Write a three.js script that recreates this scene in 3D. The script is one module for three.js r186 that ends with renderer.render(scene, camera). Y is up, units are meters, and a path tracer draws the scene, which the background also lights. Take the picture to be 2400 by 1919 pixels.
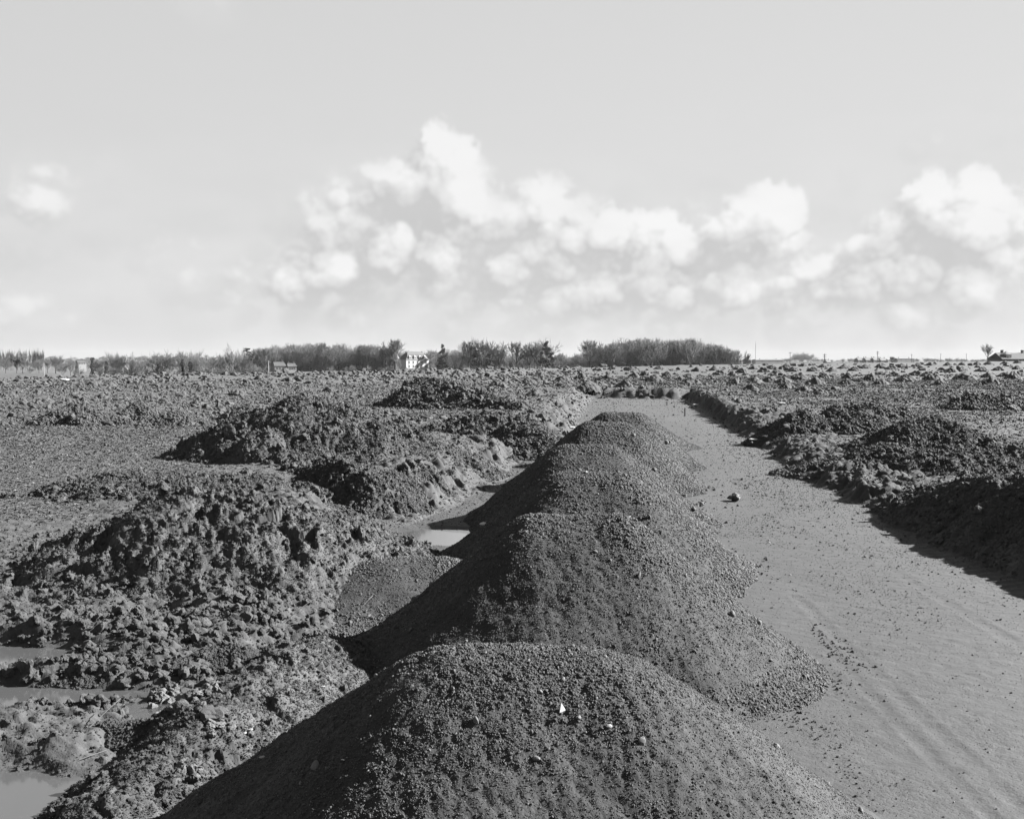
import * as THREE from 'three';
import { mergeGeometries } from 'three/addons/utils/BufferGeometryUtils.js';

// ------------------------------------------------------------------ camera, sky, sun, exposure
const scene = new THREE.Scene();
const EYE = 4.0, FPX = 2368, CX = 1078, CY = 862, HY = 760;            // numbers of the 2156-pixel-wide view of the photograph
const camera = new THREE.PerspectiveCamera(2 * Math.atan(862 / FPX) * 180 / Math.PI, 2156 / 1724, 0.1, 12000);
camera.position.set(0, EYE, 0);
camera.rotation.x = -Math.atan((CY - HY) / FPX);
scene.add(camera); camera.updateMatrixWorld();
const EXPOSURE = 6.2;
const renderer = new THREE.WebGLRenderer({ antialias: true });
renderer.toneMapping = THREE.LinearToneMapping;
renderer.toneMappingExposure = EXPOSURE;
renderer.shadowMap.enabled = true;
const SUN_EL = 28 * Math.PI / 180, SUN_BACK = 24 * Math.PI / 180;
const SUN = new THREE.Vector3(Math.cos(SUN_EL) * Math.cos(SUN_BACK), Math.sin(SUN_EL), -Math.cos(SUN_EL) * Math.sin(SUN_BACK));
const sun = new THREE.DirectionalLight(new THREE.Color(1, 1, 1), 5);
sun.position.copy(SUN).multiplyScalar(200); sun.target.position.set(0, 0, -40);
sun.castShadow = true; sun.shadow.mapSize.set(4096, 4096); sun.shadow.radius = 1;
Object.assign(sun.shadow.camera, { left: -120, right: 120, top: 120, bottom: -120, near: 1, far: 500 });
scene.add(sun, sun.target);
scene.fog = new THREE.FogExp2(new THREE.Color(1, 1, 1), 0.000025);

// ------------------------------------------------------------------ noise
function rng(seed) { let a = seed >>> 0; return () => { a = (a + 0x6D2B79F5) | 0; let t = Math.imul(a ^ (a >>> 15), 1 | a); t = (t + Math.imul(t ^ (t >>> 7), 61 | t)) ^ t; return ((t ^ (t >>> 14)) >>> 0) / 4294967296; }; }
const PERM = new Uint8Array(512), RV = new Float32Array(512), RV2 = new Float32Array(512);
{ const r = rng(7); const p = [...Array(256).keys()]; for (let i = 255; i > 0; i--) { const j = Math.floor(r() * (i + 1)); [p[i], p[j]] = [p[j], p[i]]; } for (let i = 0; i < 512; i++) PERM[i] = p[i & 255]; for (let i = 0; i < 512; i++) { RV[i] = rng(i % 256 + 11)(); RV2[i] = rng(i % 256 + 977)(); } }
const h2 = (i, j) => PERM[(PERM[i & 255] + j) & 255];
function vn(x, y) {                                                       // value noise 0..1
  const i = Math.floor(x), j = Math.floor(y), fx = x - i, fy = y - j, u = fx * fx * (3 - 2 * fx), v = fy * fy * (3 - 2 * fy);
  const a = RV[h2(i, j)], b = RV[h2(i + 1, j)], c = RV[h2(i, j + 1)], d = RV[h2(i + 1, j + 1)];
  return a + (b - a) * u + (c - a) * v + (a - b - c + d) * u * v;
}
function fbm(x, y, o = 4) { let s = 0, a = 0.5, t = 0; for (let k = 0; k < o; k++) { s += a * vn(x, y); t += a; a *= 0.5; const nx = x * 1.62 - y * 1.18 + 17.3; y = x * 1.18 + y * 1.62 + 5.1; x = nx; } return s / t; }
function lump(x, y) {                                                     // domes of uneven size, 0..1
  const i = Math.floor(x), j = Math.floor(y); let m = 0;
  for (let a = -1; a <= 1; a++) for (let b = -1; b <= 1; b++) {
    const h = h2(i + a, j + b), px = i + a + RV[h], py = j + b + RV2[h], r = 0.3 + 0.65 * RV[h + 100];
    const q = ((px - x) ** 2 + (py - y) ** 2) / (r * r);
    if (q < 1) { const v = Math.sqrt(1 - q) * r; if (v > m) m = v; }
  }
  return m;
}
function facet(x, y) {                                                    // broken clods: every cell a tilted face of its own
  x += (vn(x * 2.3, y * 2.3) - .5) * .5; y += (vn(x * 2.3 + 40, y * 2.3 + 9) - .5) * .5;
  const i = Math.floor(x), j = Math.floor(y); let m = 9, H = 0, DX = 0, DY = 0;
  for (let a = -1; a <= 1; a++) for (let b = -1; b <= 1; b++) { const h = h2(i + a, j + b), dx = x - i - a - RV[h], dy = y - j - b - RV2[h], q = dx * dx + dy * dy; if (q < m) { m = q; H = h; DX = dx; DY = dy; } }
  return (RV[H + 7] - .5) * .9 + DX * (RV2[H + 30] - .5) * 1.5 + DY * (RV[H + 60] - .5) * 1.5 - m * .25;
}
const clamp = (x, a, b) => Math.min(b, Math.max(a, x)), sstep = (a, b, x) => { const t = clamp((x - a) / (b - a), 0, 1); return t * t * (3 - 2 * t); };
const lerp = (a, b, t) => a + (b - a) * t;
const table = (t) => (x) => { if (x <= t[0][0]) return t[0][1]; for (let k = 1; k < t.length; k++) if (x < t[k][0]) return lerp(t[k - 1][1], t[k][1], (x - t[k - 1][0]) / (t[k][0] - t[k - 1][0])); return t[t.length - 1][1]; };

// ------------------------------------------------------------------ the sky: pale winter air with a belt of cumulus
{
  const W = 4096, H = 2048, data = new Float32Array(W * H * 4), PER = 360 / 7, COLS = Math.round(W / 7);
  // blobs in pixels of the photograph's 2156-wide view: x, y, radius, strength
  const blobs = [
    [880, 430, 190, .34], [700, 470, 130, .25], [1120, 520, 170, .4], [900, 560, 190, .3], [1380, 560, 170, .36], [1580, 510, 130, .34], [1950, 540, 200, .38], [2090, 480, 130, .35], [620, 585, 130, .3], [1250, 620, 260, .3], [1750, 640, 300, .28], [300, 600, 240, .22], [100, 480, 150, .2], [250, 660, 260, .2], [800, 660, 260, .22], [935, 308, 42, 1], [975, 330, 34, .9], [905, 300, 26, .8], [955, 385, 60, .8], [900, 400, 75, .75], [985, 420, 50, .6], [830, 410, 80, .5], [760, 430, 90, .42], [680, 450, 75, .38], [940, 460, 80, .55], [1020, 360, 40, .3],
    [830, 535, 46, 1], [850, 520, 34, 1], [800, 570, 46, .7], [915, 532, 32, .8], [895, 575, 60, .45], [985, 560, 60, .35],
    [700, 570, 46, .7], [735, 580, 36, .7], [640, 590, 50, .6], [590, 600, 36, .5], [510, 580, 30, .4],
    [1145, 410, 45, .55], [1110, 430, 50, .35], [1180, 470, 60, .6], [1100, 500, 70, .5], [1200, 540, 70, .6], [1130, 580, 60, .5], [1060, 610, 45, .6], [1040, 556, 22, .7],
    [1310, 490, 45, .9], [1350, 500, 40, .9], [1395, 500, 44, 1], [1410, 540, 50, .9], [1370, 560, 60, .6], [1290, 530, 50, .5],
    [1560, 470, 40, .8], [1600, 450, 46, .9], [1640, 440, 40, 1], [1640, 490, 50, .8], [1570, 520, 60, .5], [1510, 490, 34, .5], [1520, 560, 60, .3],
    [1940, 430, 40, 1], [1960, 470, 46, .9], [1910, 480, 50, .7], [1850, 510, 55, .55], [1800, 550, 45, .5], [1930, 540, 70, .5], [2050, 430, 42, .95], [2060, 480, 56, .8], [2110, 520, 60, .6], [2140, 470, 40, .5], [2010, 550, 80, .4],
    [2050, 300, 70, .28], [1980, 320, 60, .25], [2120, 280, 60, .3], [1920, 350, 45, .2],
    [1290, 600, 40, .6], [1240, 620, 40, .5], [1370, 600, 45, .6], [1440, 610, 45, .5], [1530, 610, 50, .5], [1620, 620, 50, .4], [1700, 600, 45, .5], [1760, 620, 60, .4], [1880, 620, 70, .45], [2060, 620, 70, .5],
    [90, 425, 60, .35], [60, 440, 50, .3], [140, 430, 50, .25], [245, 380, 30, .25], [60, 520, 80, .2], [330, 560, 60, .3], [400, 560, 60, .3], [440, 40, 50, .3], [490, 60, 40, .25], [400, 30, 40, .2], [310, 40, 40, .12],
    [20, 665, 50, .5], [100, 650, 50, .35], [170, 670, 60, .35], [400, 650, 60, .25], [500, 660, 40, .4], [640, 670, 60, .35], [760, 660, 50, .4], [960, 670, 60, .3], [1150, 660, 70, .35], [1400, 680, 80, .35], [1650, 680, 80, .3], [1950, 670, 80, .35],
  ].map(([x, y, r, s]) => ({ a: Math.atan((x - CX) / FPX) * 180 / Math.PI, e: Math.atan((HY - y) / FPX) * 180 / Math.PI, r: r / FPX * 180 / Math.PI * 1.06, s: Math.min(1, s * (y > 590 && x > 520 ? 1.35 : 1) * (x < 520 ? .95 : 1)) }));
  const field = (a, e) => {
    const wa = a + (fbm(a * .9, e * .9 + 40, 3) - .5) * .7 + (fbm(a * 2.6, e * 2.6 + 9, 4) - .5) * .7, we = e + (fbm(a * .9 + 70, e * .9, 3) - .5) * .6 + (fbm(a * 2.6 + 33, e * 2.6, 4) - .5) * .7;
    let keep = 1;
    for (const b of blobs) {
      let dx = wa - b.a; if (dx > PER / 2) dx -= PER; else if (dx < -PER / 2) dx += PER;
      const dy = (we - b.e) * (we < b.e ? 1.1 : 1), q = (dx * dx + dy * dy) / (b.r * b.r * 1.7);
      if (q < 1) keep *= 1 - (1 - q) * b.s * (b.r > 2 ? .8 : 1);
    }
    return 1 - keep;
  };
  const puff = (a, e) => .55 * lump(a * .62, e * .75) + .2 * lump(a * 1.5 + 11, e * 1.7) + .09 * lump(a * 3.6, e * 3.8 + 7) + .34 * (fbm(a * 1.3 + 60, e * 1.6, 5) - .3);
  const E0 = Math.round(H * (.5 - 2 / 180)), E1 = Math.round(H * (.5 + 24 / 180)), NR = E1 - E0, thick = new Float32Array(NR * COLS), veil = new Float32Array(NR * COLS), lit = new Float32Array(NR * COLS);
  for (let r = E0; r < E1; r++) for (let c = 0; c < COLS; c++) {
    const e = ((r + .5) / H - .5) * 180, a = ((c + .5) / COLS - .5) * PER, d = field(a, e), k = (r - E0) * COLS + c;
    veil[k] = d; thick[k] = d <= 0 ? 0 : Math.max(0, d * 1.25 - .35 + (puff(a, e) - .45) * .75 * Math.min(1, d * 2));
  }
  const sample = (r, c) => r >= NR ? 0 : thick[Math.max(0, r) * COLS + ((c % COLS) + COLS) % COLS];
  for (let r = 0; r < NR; r++) for (let c = 0; c < COLS; c++) { let v = 0; for (const [x, y, w] of [[2, 3, .7], [5, 6, .8], [9, 11, .7], [15, 18, .6], [24, 28, .5]]) v += w * (sample(r, c) - sample(r + y, c + x)); lit[r * COLS + c] = clamp(.3 + v * .72, 0, 1); }
  const sunAz = Math.atan2(SUN.z, SUN.x);
  const base = table([[-90, .12], [-2, .3], [0, .715], [3, .715], [6, .7], [10, .675], [18, .64], [30, .5], [50, .38], [90, .3]]);
  for (let r = 0; r < H; r++) {
    const e = ((r + .5) / H - .5) * 180, b = base(e);
    for (let c = 0; c < W; c++) {
      const az = ((c + .5) / W - .5) * 2 * Math.PI, fromAhead = ((az + Math.PI / 2) * 180 / Math.PI + 540) % 360 - 180;      // degrees right of straight ahead
      let L = b * (1 + .13 * Math.cos(az - sunAz) * Math.cos(e * Math.PI / 180));
      if (r >= E0 && r < E1) {
        const cc = Math.floor((((fromAhead / PER + .5) % 1 + 1) % 1) * COLS) % COLS, k = (r - E0) * COLS + cc, haze = sstep(-.5, 4.5, e);
        L = lerp(L, .735, sstep(0, .8, veil[k]) * .7);
        L = lerp(L, lerp(.74, lerp(.575, .69 + .23 * sstep(.2, .85, veil[k]), lit[k]), .3 + .7 * haze) * (1 + .03 * Math.cos(az - sunAz)), sstep(0, .55, thick[k]) * .85);
        L *= 1 + (fbm(fromAhead * .25, e * .9 + 3, 3) - .5) * .1 * sstep(14, 4, e);
      }
      const o = (r * W + c) * 4; L /= EXPOSURE;
      data[o] = data[o + 1] = data[o + 2] = L; data[o + 3] = 1;
    }
  }
  const sky = new THREE.DataTexture(data, W, H, THREE.RGBAFormat, THREE.FloatType);
  sky.mapping = THREE.EquirectangularReflectionMapping; sky.magFilter = sky.minFilter = THREE.LinearFilter; sky.needsUpdate = true;
  scene.background = sky; scene.environment = sky;
}

// ------------------------------------------------------------------ materials
function noiseTexture(size, fn, srgb) {
  const d = new Uint8Array(size * size * 4);
  for (let y = 0; y < size; y++) for (let x = 0; x < size; x++) { const v = clamp(fn(x, y) * 255, 0, 255), o = (y * size + x) * 4; d[o] = d[o + 1] = d[o + 2] = v; d[o + 3] = 255; }
  const t = new THREE.DataTexture(d, size, size); t.wrapS = t.wrapT = THREE.RepeatWrapping; t.magFilter = THREE.LinearFilter; t.minFilter = THREE.LinearMipmapLinearFilter; t.generateMipmaps = true;
  if (srgb) t.colorSpace = THREE.SRGBColorSpace; t.needsUpdate = true; return t;
}
const tile = (n, f) => (x, y) => { const u = x / n, v = y / n, b = (p, q) => f(p, q); const s = (t) => t * t * (3 - 2 * t), wu = s(u), wv = s(v); return lerp(lerp(b(x, y), b(x - n, y), wu), lerp(b(x, y - n), b(x - n, y - n), wu), wv); };
const grainBump = noiseTexture(1024, tile(1024, (x, y) => .55 * lump(x / 22, y / 22) + .3 * lump(x / 9 + 50, y / 9) + .35 * fbm(x / 6, y / 6, 3)));
const soilMap = noiseTexture(1024, tile(1024, (x, y) => .62 + .5 * (fbm(x / 60, y / 60, 5) - .5) + .28 * (fbm(x / 5 + 9, y / 5, 2) - .5)), true);
const roadMap = noiseTexture(1024, tile(1024, (x, y) => .7 + .3 * (fbm(x / 130, y / 130, 5) - .5) + .22 * (fbm(x / 4 + 9, y / 4, 2) - .5)), true);
const grey = (v) => new THREE.Color(v, v, v);
function mat(v, o = {}) { return new THREE.MeshStandardMaterial({ color: grey(v), roughness: .95, metalness: 0, ...o }); }
const M = {
  soil: mat(.088, { map: soilMap, bumpMap: grainBump, bumpScale: .007, vertexColors: true }),
  heap: mat(.086, { map: soilMap, bumpMap: grainBump, bumpScale: .007, vertexColors: true }),
  road: mat(.037, { map: roadMap, bumpMap: grainBump, bumpScale: .006, roughness: .85, vertexColors: true }),
  gravel: mat(.04, { map: soilMap, bumpMap: grainBump, bumpScale: .007, vertexColors: true }),
  clod: mat(1, { bumpMap: grainBump, bumpScale: .01 }), stone: mat(1, { roughness: .8 }), leaf: mat(1, { roughness: .95 }),
  clodPart: mat(.031, { bumpMap: grainBump, bumpScale: .008 }), stonePart: [.021, .03, .042, .06].map((v) => mat(v, { roughness: .8 })), pale: mat(.144, { roughness: .8 }), white: mat(.302, { roughness: .6 }),
  plaster: mat(.0864, { bumpMap: grainBump, bumpScale: .01 }), water: mat(.044, { roughness: .1 }),
  bark: mat(.0396), barkDark: mat(.028), twig: mat(.06), twigDark: mat(.034), foliage: mat(.012), ivy: mat(.018), wood: mat(.07), darkWood: mat(.04), straw: mat(.08),
  wall: mat(.26), houseWall: mat(.27), farWall: mat(.13), wallGrey: mat(.101), roof: mat(.036), slate: mat(.0576), dark: mat(.02, { roughness: .5 }), roofPale: mat(.072), metal: mat(.12, { roughness: .6 }),
};

// ------------------------------------------------------------------ ground shape (x to the right, d ahead of the camera)
const roadL0 = table([[5, -2.5], [15, -2.3], [20, -2], [24, -2.5], [26, -2.9], [30, -1.7], [35, -.8], [40, -.2], [52, 1.2], [65, 3.4], [112, 7.9], [130, 9.7]]);
const roadR0 = table([[5, 9.4], [15, 9.7], [20, 9.6], [28, 9.6], [36.5, 9.8], [47, 11], [59, 12.4], [80, 14.3], [105, 17], [130, 19.4]]);
const roadL = (d) => roadL0(d) + (fbm(d * .35, 3.3, 3) - .5) * .9, roadR = (d) => roadR0(d) + (fbm(d * .3, 8.8, 3) - .5) * .7;
const ROADEND = 119, roadEnd = (x) => ROADEND + (fbm(x * .3, 1.7, 3) - .5) * 4;
const crestH = table([[-.7, .3], [-.455, .5], [-.25, 1.0], [-.1, 1.25], [.05, 2.0], [.18, 2.85], [.25, 3.2], [.455, 3.95], [.7, 4.6]]);
const crestD = table([[-.455, 215], [-.1, 300], [.2, 350], [.45, 380]]);
function level(x, d) {                                                  // the land without its roughness
  const a = x / Math.max(d, 30), hc = crestH(a), dc = crestD(a);
  const near = x < 4 ? lerp(.42, .8, sstep(15, 27, d)) : lerp(.34, .8, sstep(32, 85, d)) + (fbm(d * .25, x * .2 + 4, 3) - .5) * .35 * sstep(60, 40, d);
  if (d < 50) return near;
  if (d < dc) { const t = (d - 50) / (dc - 50); return near + (hc - near) * (t * t * .6 + t * .4); }
  const down = Math.max(-5, hc - (d - dc) * lerp(.006, .035, sstep(-.42, -.33, a))), back = sstep(1200, 2600, d) * 14 * sstep(.02, -.2, a);
  return down + back;
}
const puddles = [
  { x: -4.75, d: 9.3, rx: 1.45, rd: .75, y: .24, label: 'long muddy puddle in the bottom left corner beside the rubble bank' },
  { x: -6.7, d: 13.95, rx: 1.3, rd: .55, y: .27, label: 'pale muddy puddle at the left edge, farther of the two below the large soil heap' },
  { x: -5.5, d: 12.3, rx: 1.7, rd: .5, y: .24, label: 'pale muddy puddle at the left edge between two low ridges of soil' },
  { x: -3.75, d: 11.95, rx: .55, rd: .28, y: .24, label: 'small muddy puddle against the whitish rubble lumps' },
  { x: -1.75, d: 25.7, rx: 1.35, rd: .95, y: -.05, label: 'bright puddle in the road edge below the dark notch in the bank' },
];
const trench = [[-3, 26.3], [-4.4, 28.2], [-5.8, 30.2]];
function segDist(x, d, p, q) { const dx = q[0] - p[0], dd = q[1] - p[1], t = clamp(((x - p[0]) * dx + (d - p[1]) * dd) / (dx * dx + dd * dd), 0, 1); return [Math.hypot(x - p[0] - t * dx, d - p[1] - t * dd), t]; }
function roadness(x, d) {                                               // metres inside the road (negative outside)
  return Math.min(x - roadL(d), roadR(d) - x, roadEnd(x) - d);
}
function disturbed(x, d) {                                              // how churned the soil is, 0 leafy field .. 1 lumps
  const r = roadness(x, d); if (r > 0) return 0;
  const nearEdge = sstep(-11, -1, r) * sstep(130, 60, d), front = x < 3 ? sstep(23, 18, d) * lerp(.35, 1, sstep(11.6, 14, d)) : 0, far = sstep(55, 95, d) * (x < 10 ? 1 : .2) + .0;
  const patch = sstep(.45, .62, fbm(x * .07 + 20, d * .07, 3));
  return clamp(Math.max(front, nearEdge, far * (.45 + .55 * patch), patch * .5, .12), 0, 1);
}
function roadBumps(x, d) {
  let h = (fbm(x * .8, d * .25, 3) - .5) * .012 + (vn(x * 9, d * 9) - .5) * .008 + (vn(x * 21, d * 21) - .5) * .005 + .022 * Math.max(0, lump(x * 4.3, d * 4.3) - .62);
  if (d > 18.5 && d < 27) { const e = roadR0(d) - x; h += .035 * sstep(.15, .35, e) * sstep(1.15, .85, e) * Math.max(0, Math.sin((d + .35 * e) * 2 * Math.PI / .34)) * (.4 + .6 * vn(x * 2, d * 1.5)) * sstep(18.5, 20, d) * sstep(27, 25, d); }
  for (const [x0, w, d0, d1, k] of [[4.35, .1, 9, 15.2, .008], [4.7, .12, 9, 19, .007], [7.1, .14, 9, 30, .006]]) {
    const c = x0 + (d - 15) * .03 + (vn(d * .5, x0) - .5) * .06, q = (x - c) / w; if (d > d0 && d < d1 && Math.abs(q) < 2.2) h += k * ((Math.abs(q) < 1 ? -(1 - q * q) : 0) + .7 * Math.exp(-((Math.abs(q) - 1.2) ** 2) * 9)) * (.4 + .8 * vn(d * 1.3, x * .5)); }
  return h;
}
function soilBumps(x, d, k) {                                           // clods and hollows
  let h = (fbm(x * .55, d * .55, 4) - .5) * (.1 + .2 * k);
  h += k * (0.14 * (lump(x * 1.35, d * 1.35) - .3) * vn(x * .4 + 5, d * .4) + (d < 21 ? .05 : .09) * facet(x * 2.2 + 7, d * 2.2) * (.1 + 1.4 * vn(x * .7, d * .7 + 3)) + (d < 21 ? .045 : .06) * facet(x * 5.5, d * 5.5) + .06 * (lump(x * 3.4 + 7, d * 3.4) - .25) + .03 * (lump(x * 9.5, d * 9.5) - .2) + .07 * (.5 - Math.abs(fbm(x * 3.1, d * 3.1 + 9, 4) - .5) * 3));
  if (d > 60) h += k * .3 * (lump(x * .38 + 31, d * .38) - .2) * sstep(60, 90, d);
  h += (vn(x * 11, d * 11) - .5) * .04;
  return h;
}
function ground(x, d) {
  const r = roadness(x, d), lv = level(x, d);
  let h;
  if (r > 0) h = roadBumps(x, d);
  else { const k = disturbed(x, d), t = sstep(0, x < (roadL0(d) + roadR0(d)) / 2 ? -2.2 : -1.15, r + (fbm(x * 1.3, d * 1.3, 3) - .5) * 1.3); h = lerp(roadBumps(x, d) * .5, lv, t) + soilBumps(x, d, k) * sstep(0, -.5, r) * (1 + .7 * sstep(-4, -2, r) * sstep(24, 30, d)); }
  if (d > 23 && d < 34 && x < -1.5 && x > -8) { let m = 9; for (let i = 0; i < 2; i++) m = Math.min(m, segDist(x, d, trench[i], trench[i + 1])[0]); const w = .95 + .4 * (fbm(x * 2, d * 2, 2) - .5); const t = sstep(w + .25, w - .2, m); h = lerp(h, .05, t); }
  if (d < 27.5) for (const p of puddles) { const q = ((x - p.x) / p.rx) ** 2 + ((d - p.d) / p.rd) ** 2 + (fbm(x * 1.8, d * 2.6, 3) - .5) * .8; if (q < 2.8) h = lerp(Math.min(h, p.y - .035), Math.max(h, q > 1.2 ? p.y + .03 : -9), sstep(.8, 2.6, q)); }
  return h;
}

// ------------------------------------------------------------------ heaps: a ridge line with sloping sides
const heaps = [
  { n: 'soil_heap', k: .8, ridge: [[-7.2, 20.3, .75], [-6.5, 19.9, 1.25], [-5.7, 19.5, 1.72], [-4.4, 19.5, 1.66], [-3.5, 20.6, 1.2], [-2.7, 22.6, .55]], s: .55, a: .5, res: .032, clods: 190, label: 'largest near soil heap, broad and full of clods, left of the gravel piles' },
  { n: 'soil_heap', k: .8, ridge: [[-9.9, 37.4, 1.6], [-8.4, 37.8, 2.35], [-7.2, 38, 2.74], [-5.6, 38, 2.42], [-4, 38.2, 1.85], [-2.4, 38.4, 1.1]], s: .56, a: .5, res: .055, clods: 110, label: 'tall soil heap with a dark shaded left flank, behind the largest near heap' },
  { n: 'soil_heap', k: .8, ridge: [[-7.4, 78, 1.9], [-6, 78, 2.85], [-4.4, 77, 2.65], [-2.2, 75, 2.05], [.6, 72, 1.3]], s: .62, a: .4, res: .13, clods: 40, label: 'farther pointed soil heap with a black shaded left side, left of the far gravel piles' },
  { n: 'soil_heap', k: 1, ridge: [[-3.2, 50, 1.1], [-1.6, 51, 1.7], [.2, 50.5, 1.35], [1.3, 47, .9]], s: .5, a: .5, res: .09, clods: 50, label: 'rounded soil heap on the left road bank in front of the pointed heap' },
  { n: 'soil_heap', k: .7, ridge: [[-11.6, 26.6, .8], [-9.8, 27.2, 1.25], [-8, 27.4, 1.15], [-6.6, 28.2, 1.1]], s: .42, a: .6, res: .06, clods: 70, label: 'low soil heap just behind the left shoulder of the largest near heap' },
  { n: 'rubble_bank', k: .55, ridge: [[-2.4, 14.2, .48], [-2.65, 12.9, .62], [-2.85, 11.4, .68], [-3.0, 10.2, .56], [-3.2, 8.8, .5]], s: .62, a: .25, res: .028, clods: 120, label: 'lumpy bank of soil and whitish rubble along the left foot of the nearest gravel pile', cat: 'rubble bank' },
  { n: 'soil_ridge', k: .3, ridge: [[-7.2, 11.45, .36], [-5.2, 11.25, .36], [-3.5, 11, .45]], s: .7, a: .15, res: .035, clods: 50, label: 'low ridge of soil between the corner puddle and the two left puddles', cat: 'soil ridge' },
  { n: 'soil_ridge', k: .25, ridge: [[-7.4, 13.25, .3], [-5.8, 13.1, .3], [-4.5, 13, .36], [-3.4, 13.6, .55]], s: .7, a: .15, res: .035, clods: 50, label: 'low broken ridge of soil between the two left puddles', cat: 'soil ridge' },
  { n: 'soil_heap', k: 1.1, ridge: [[-6.2, 32.6, 1.0], [-4.6, 30.8, 1.1], [-3.7, 29, 1.05], [-3.2, 31, .95], [-2.7, 33.6, .75]], s: .9, a: .3, res: .035, clods: 70, label: 'steep clump of bank soil above the bright puddle, beside the dark notch' },
  { n: 'soil_heap', k: .8, ridge: [[10.5, 29.4, .5], [10.9, 27.6, 1.0], [11.3, 26, 1.3], [11.5, 24, 1.5], [11.6, 20, 1.5], [11.6, 15.5, 1.3]], s: .74, a: .4, res: .042, clods: 110, label: 'large dark soil heap cut off by the right edge of the view' },
  { n: 'soil_heap', k: .8, ridge: [[14.3, 42.6, 1.1], [15.3, 43, 1.6], [16.2, 43.2, 1.75], [17.2, 43.5, 1.45], [18.6, 44, 1]], s: .5, a: .5, res: .08, clods: 80, label: 'broad dark soil heap on the right field, nearest one beyond the road bank' },
  { n: 'soil_heap', k: 1, ridge: [[13.5, 53.4, 1.0], [13.8, 53.4, 1.6], [14.8, 53.6, 1.25], [15.8, 53, 1]], s: .7, a: .2, res: .08, clods: 40, label: 'steep little soil heap on the edge of the right road bank' },
  { n: 'soil_heap', k: 1, ridge: [[15.4, 57, 1.2], [16.4, 57, 1.5], [17.4, 56.6, 1.4], [18.6, 57, 1.1]], s: .55, a: .3, res: .09, clods: 30, label: 'ragged low soil heap behind the steep little heap on the right bank' },
  { n: 'soil_heap', k: .8, ridge: [[20, 66, 1.3], [21.2, 66, 1.6], [22.5, 65.6, 1.1]], s: .55, a: .3, res: .11, clods: 20, label: 'small bright soil heap in the middle of the right field' },
  { n: 'soil_heap', k: .9, ridge: [[28.6, 73, 1.1], [30.6, 74, 1.75], [32.4, 73.4, 1.4], [34, 73, 1]], s: .5, a: .3, res: .12, clods: 20, label: 'wide dark soil heap near the right edge in the middle distance' },
  { n: 'soil_ridge', k: 1, ridge: [[12.6, 38.5, .95], [14.5, 37.2, 1.05], [17.5, 37, 1], [20, 38.5, 1.0], [23, 39, .95]], s: .35, a: .4, res: .07, clods: 80, label: 'long low lumpy ridge of soil in front of the broad right heap', cat: 'soil ridge' },
  { n: 'soil_heap', k: .7, ridge: [[-23.6, 57, 1.2], [-22.2, 57.5, 1.8], [-21, 57, 1.3], [-19.8, 57, 1]], s: .5, a: .4, res: .11, clods: 15, label: 'pale soil heap near the left edge in the middle of the left field' },
  { n: 'soil_heap', k: .7, ridge: [[-22, 62, 1.1], [-20.6, 62.5, 1.55], [-19, 62, 1.0]], s: .45, a: .4, res: .12, clods: 10, label: 'second pale soil heap from the left edge, in the left field' },
  { n: 'soil_heap', k: .7, ridge: [[-18, 56, 1], [-17, 57, 1.4], [-15.6, 56.5, 1]], s: .45, a: .4, res: .12, clods: 10, label: 'third pale soil heap from the left edge, in the left field' },
  { n: 'soil_heap', k: .7, ridge: [[-14.8, 58, 1.1], [-14, 59, 1.55], [-12.8, 59, 1]], s: .5, a: .4, res: .12, clods: 10, label: 'pale soil heap just left of the tall heap with the dark flank' },
];
const seedOf = (x, d) => x * 3.1 + d * .7;
function ridgeShape(h, x, d) {
  let m = -9; const w = 1 + .5 * (fbm(x * .9 + 3, d * .9 + seedOf(0, h.ridge[0][1]), 3) - .5);
  for (let i = 0; i + 1 < h.ridge.length; i++) { const [dist, t] = segDist(x, d, h.ridge[i], h.ridge[i + 1]); m = Math.max(m, lerp(h.ridge[i][2], h.ridge[i + 1][2], t) - h.s * w * (Math.sqrt(dist * dist + h.a * h.a) - h.a)); }
  return m;
}
function heapHeight(h, x, d) {
  const b = ridgeShape(h, x, d); if (b < -2) return b;
  const k = h.k, g = h.res > .08 ? 1.5 : 1, edge = sstep(-.6, .6, b - .2);
  return b + (.3 + .7 * edge) * k * (.34 * (lump(x * 1.1 + 3, d * 1.1) - .32) * vn(x * .5, d * .5 + 8) * 1.3 + .19 * facet(x * 2.1, d * 2.1 + 9) * (h.res < .036 ? 1 : .65) * (.25 + 1.3 * vn(x * .9 + 4, d * .9)) + .09 * (.45 - Math.abs(fbm(x * 3.6, d * 3.6 + 9, 4) - .5) * 4) + .1 * facet(x * 5 + 2, d * 5) * (h.res < .036 ? 1 : .75) * (.2 + 1.3 * vn(x * 1.3, d * 1.3 + 7)) + .045 * facet(x * 12, d * 12) + .03 * (lump(x * 17, d * 17) - .25) + .03 * (vn(x * 25, d * 25) - .5)) + (fbm(x * .8, d * .8, 3) - .5) * .22 * k;
}
const piles = [[.1, 7.6, 2.01, 1.12], [.85, 14.9, 1.93, .94], [1.52, 21.6, 1.84, .98], [1.9, 28, 1.9, .97], [2.95, 35.5, 2.05], [4.15, 43, 2.0], [5.3, 52, 1.6], [-1.7, 18.4, .72, .75]].map(([x, d, h, w = 1], i) => ({ x, d, h, i, w, half: .62 }));
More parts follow.
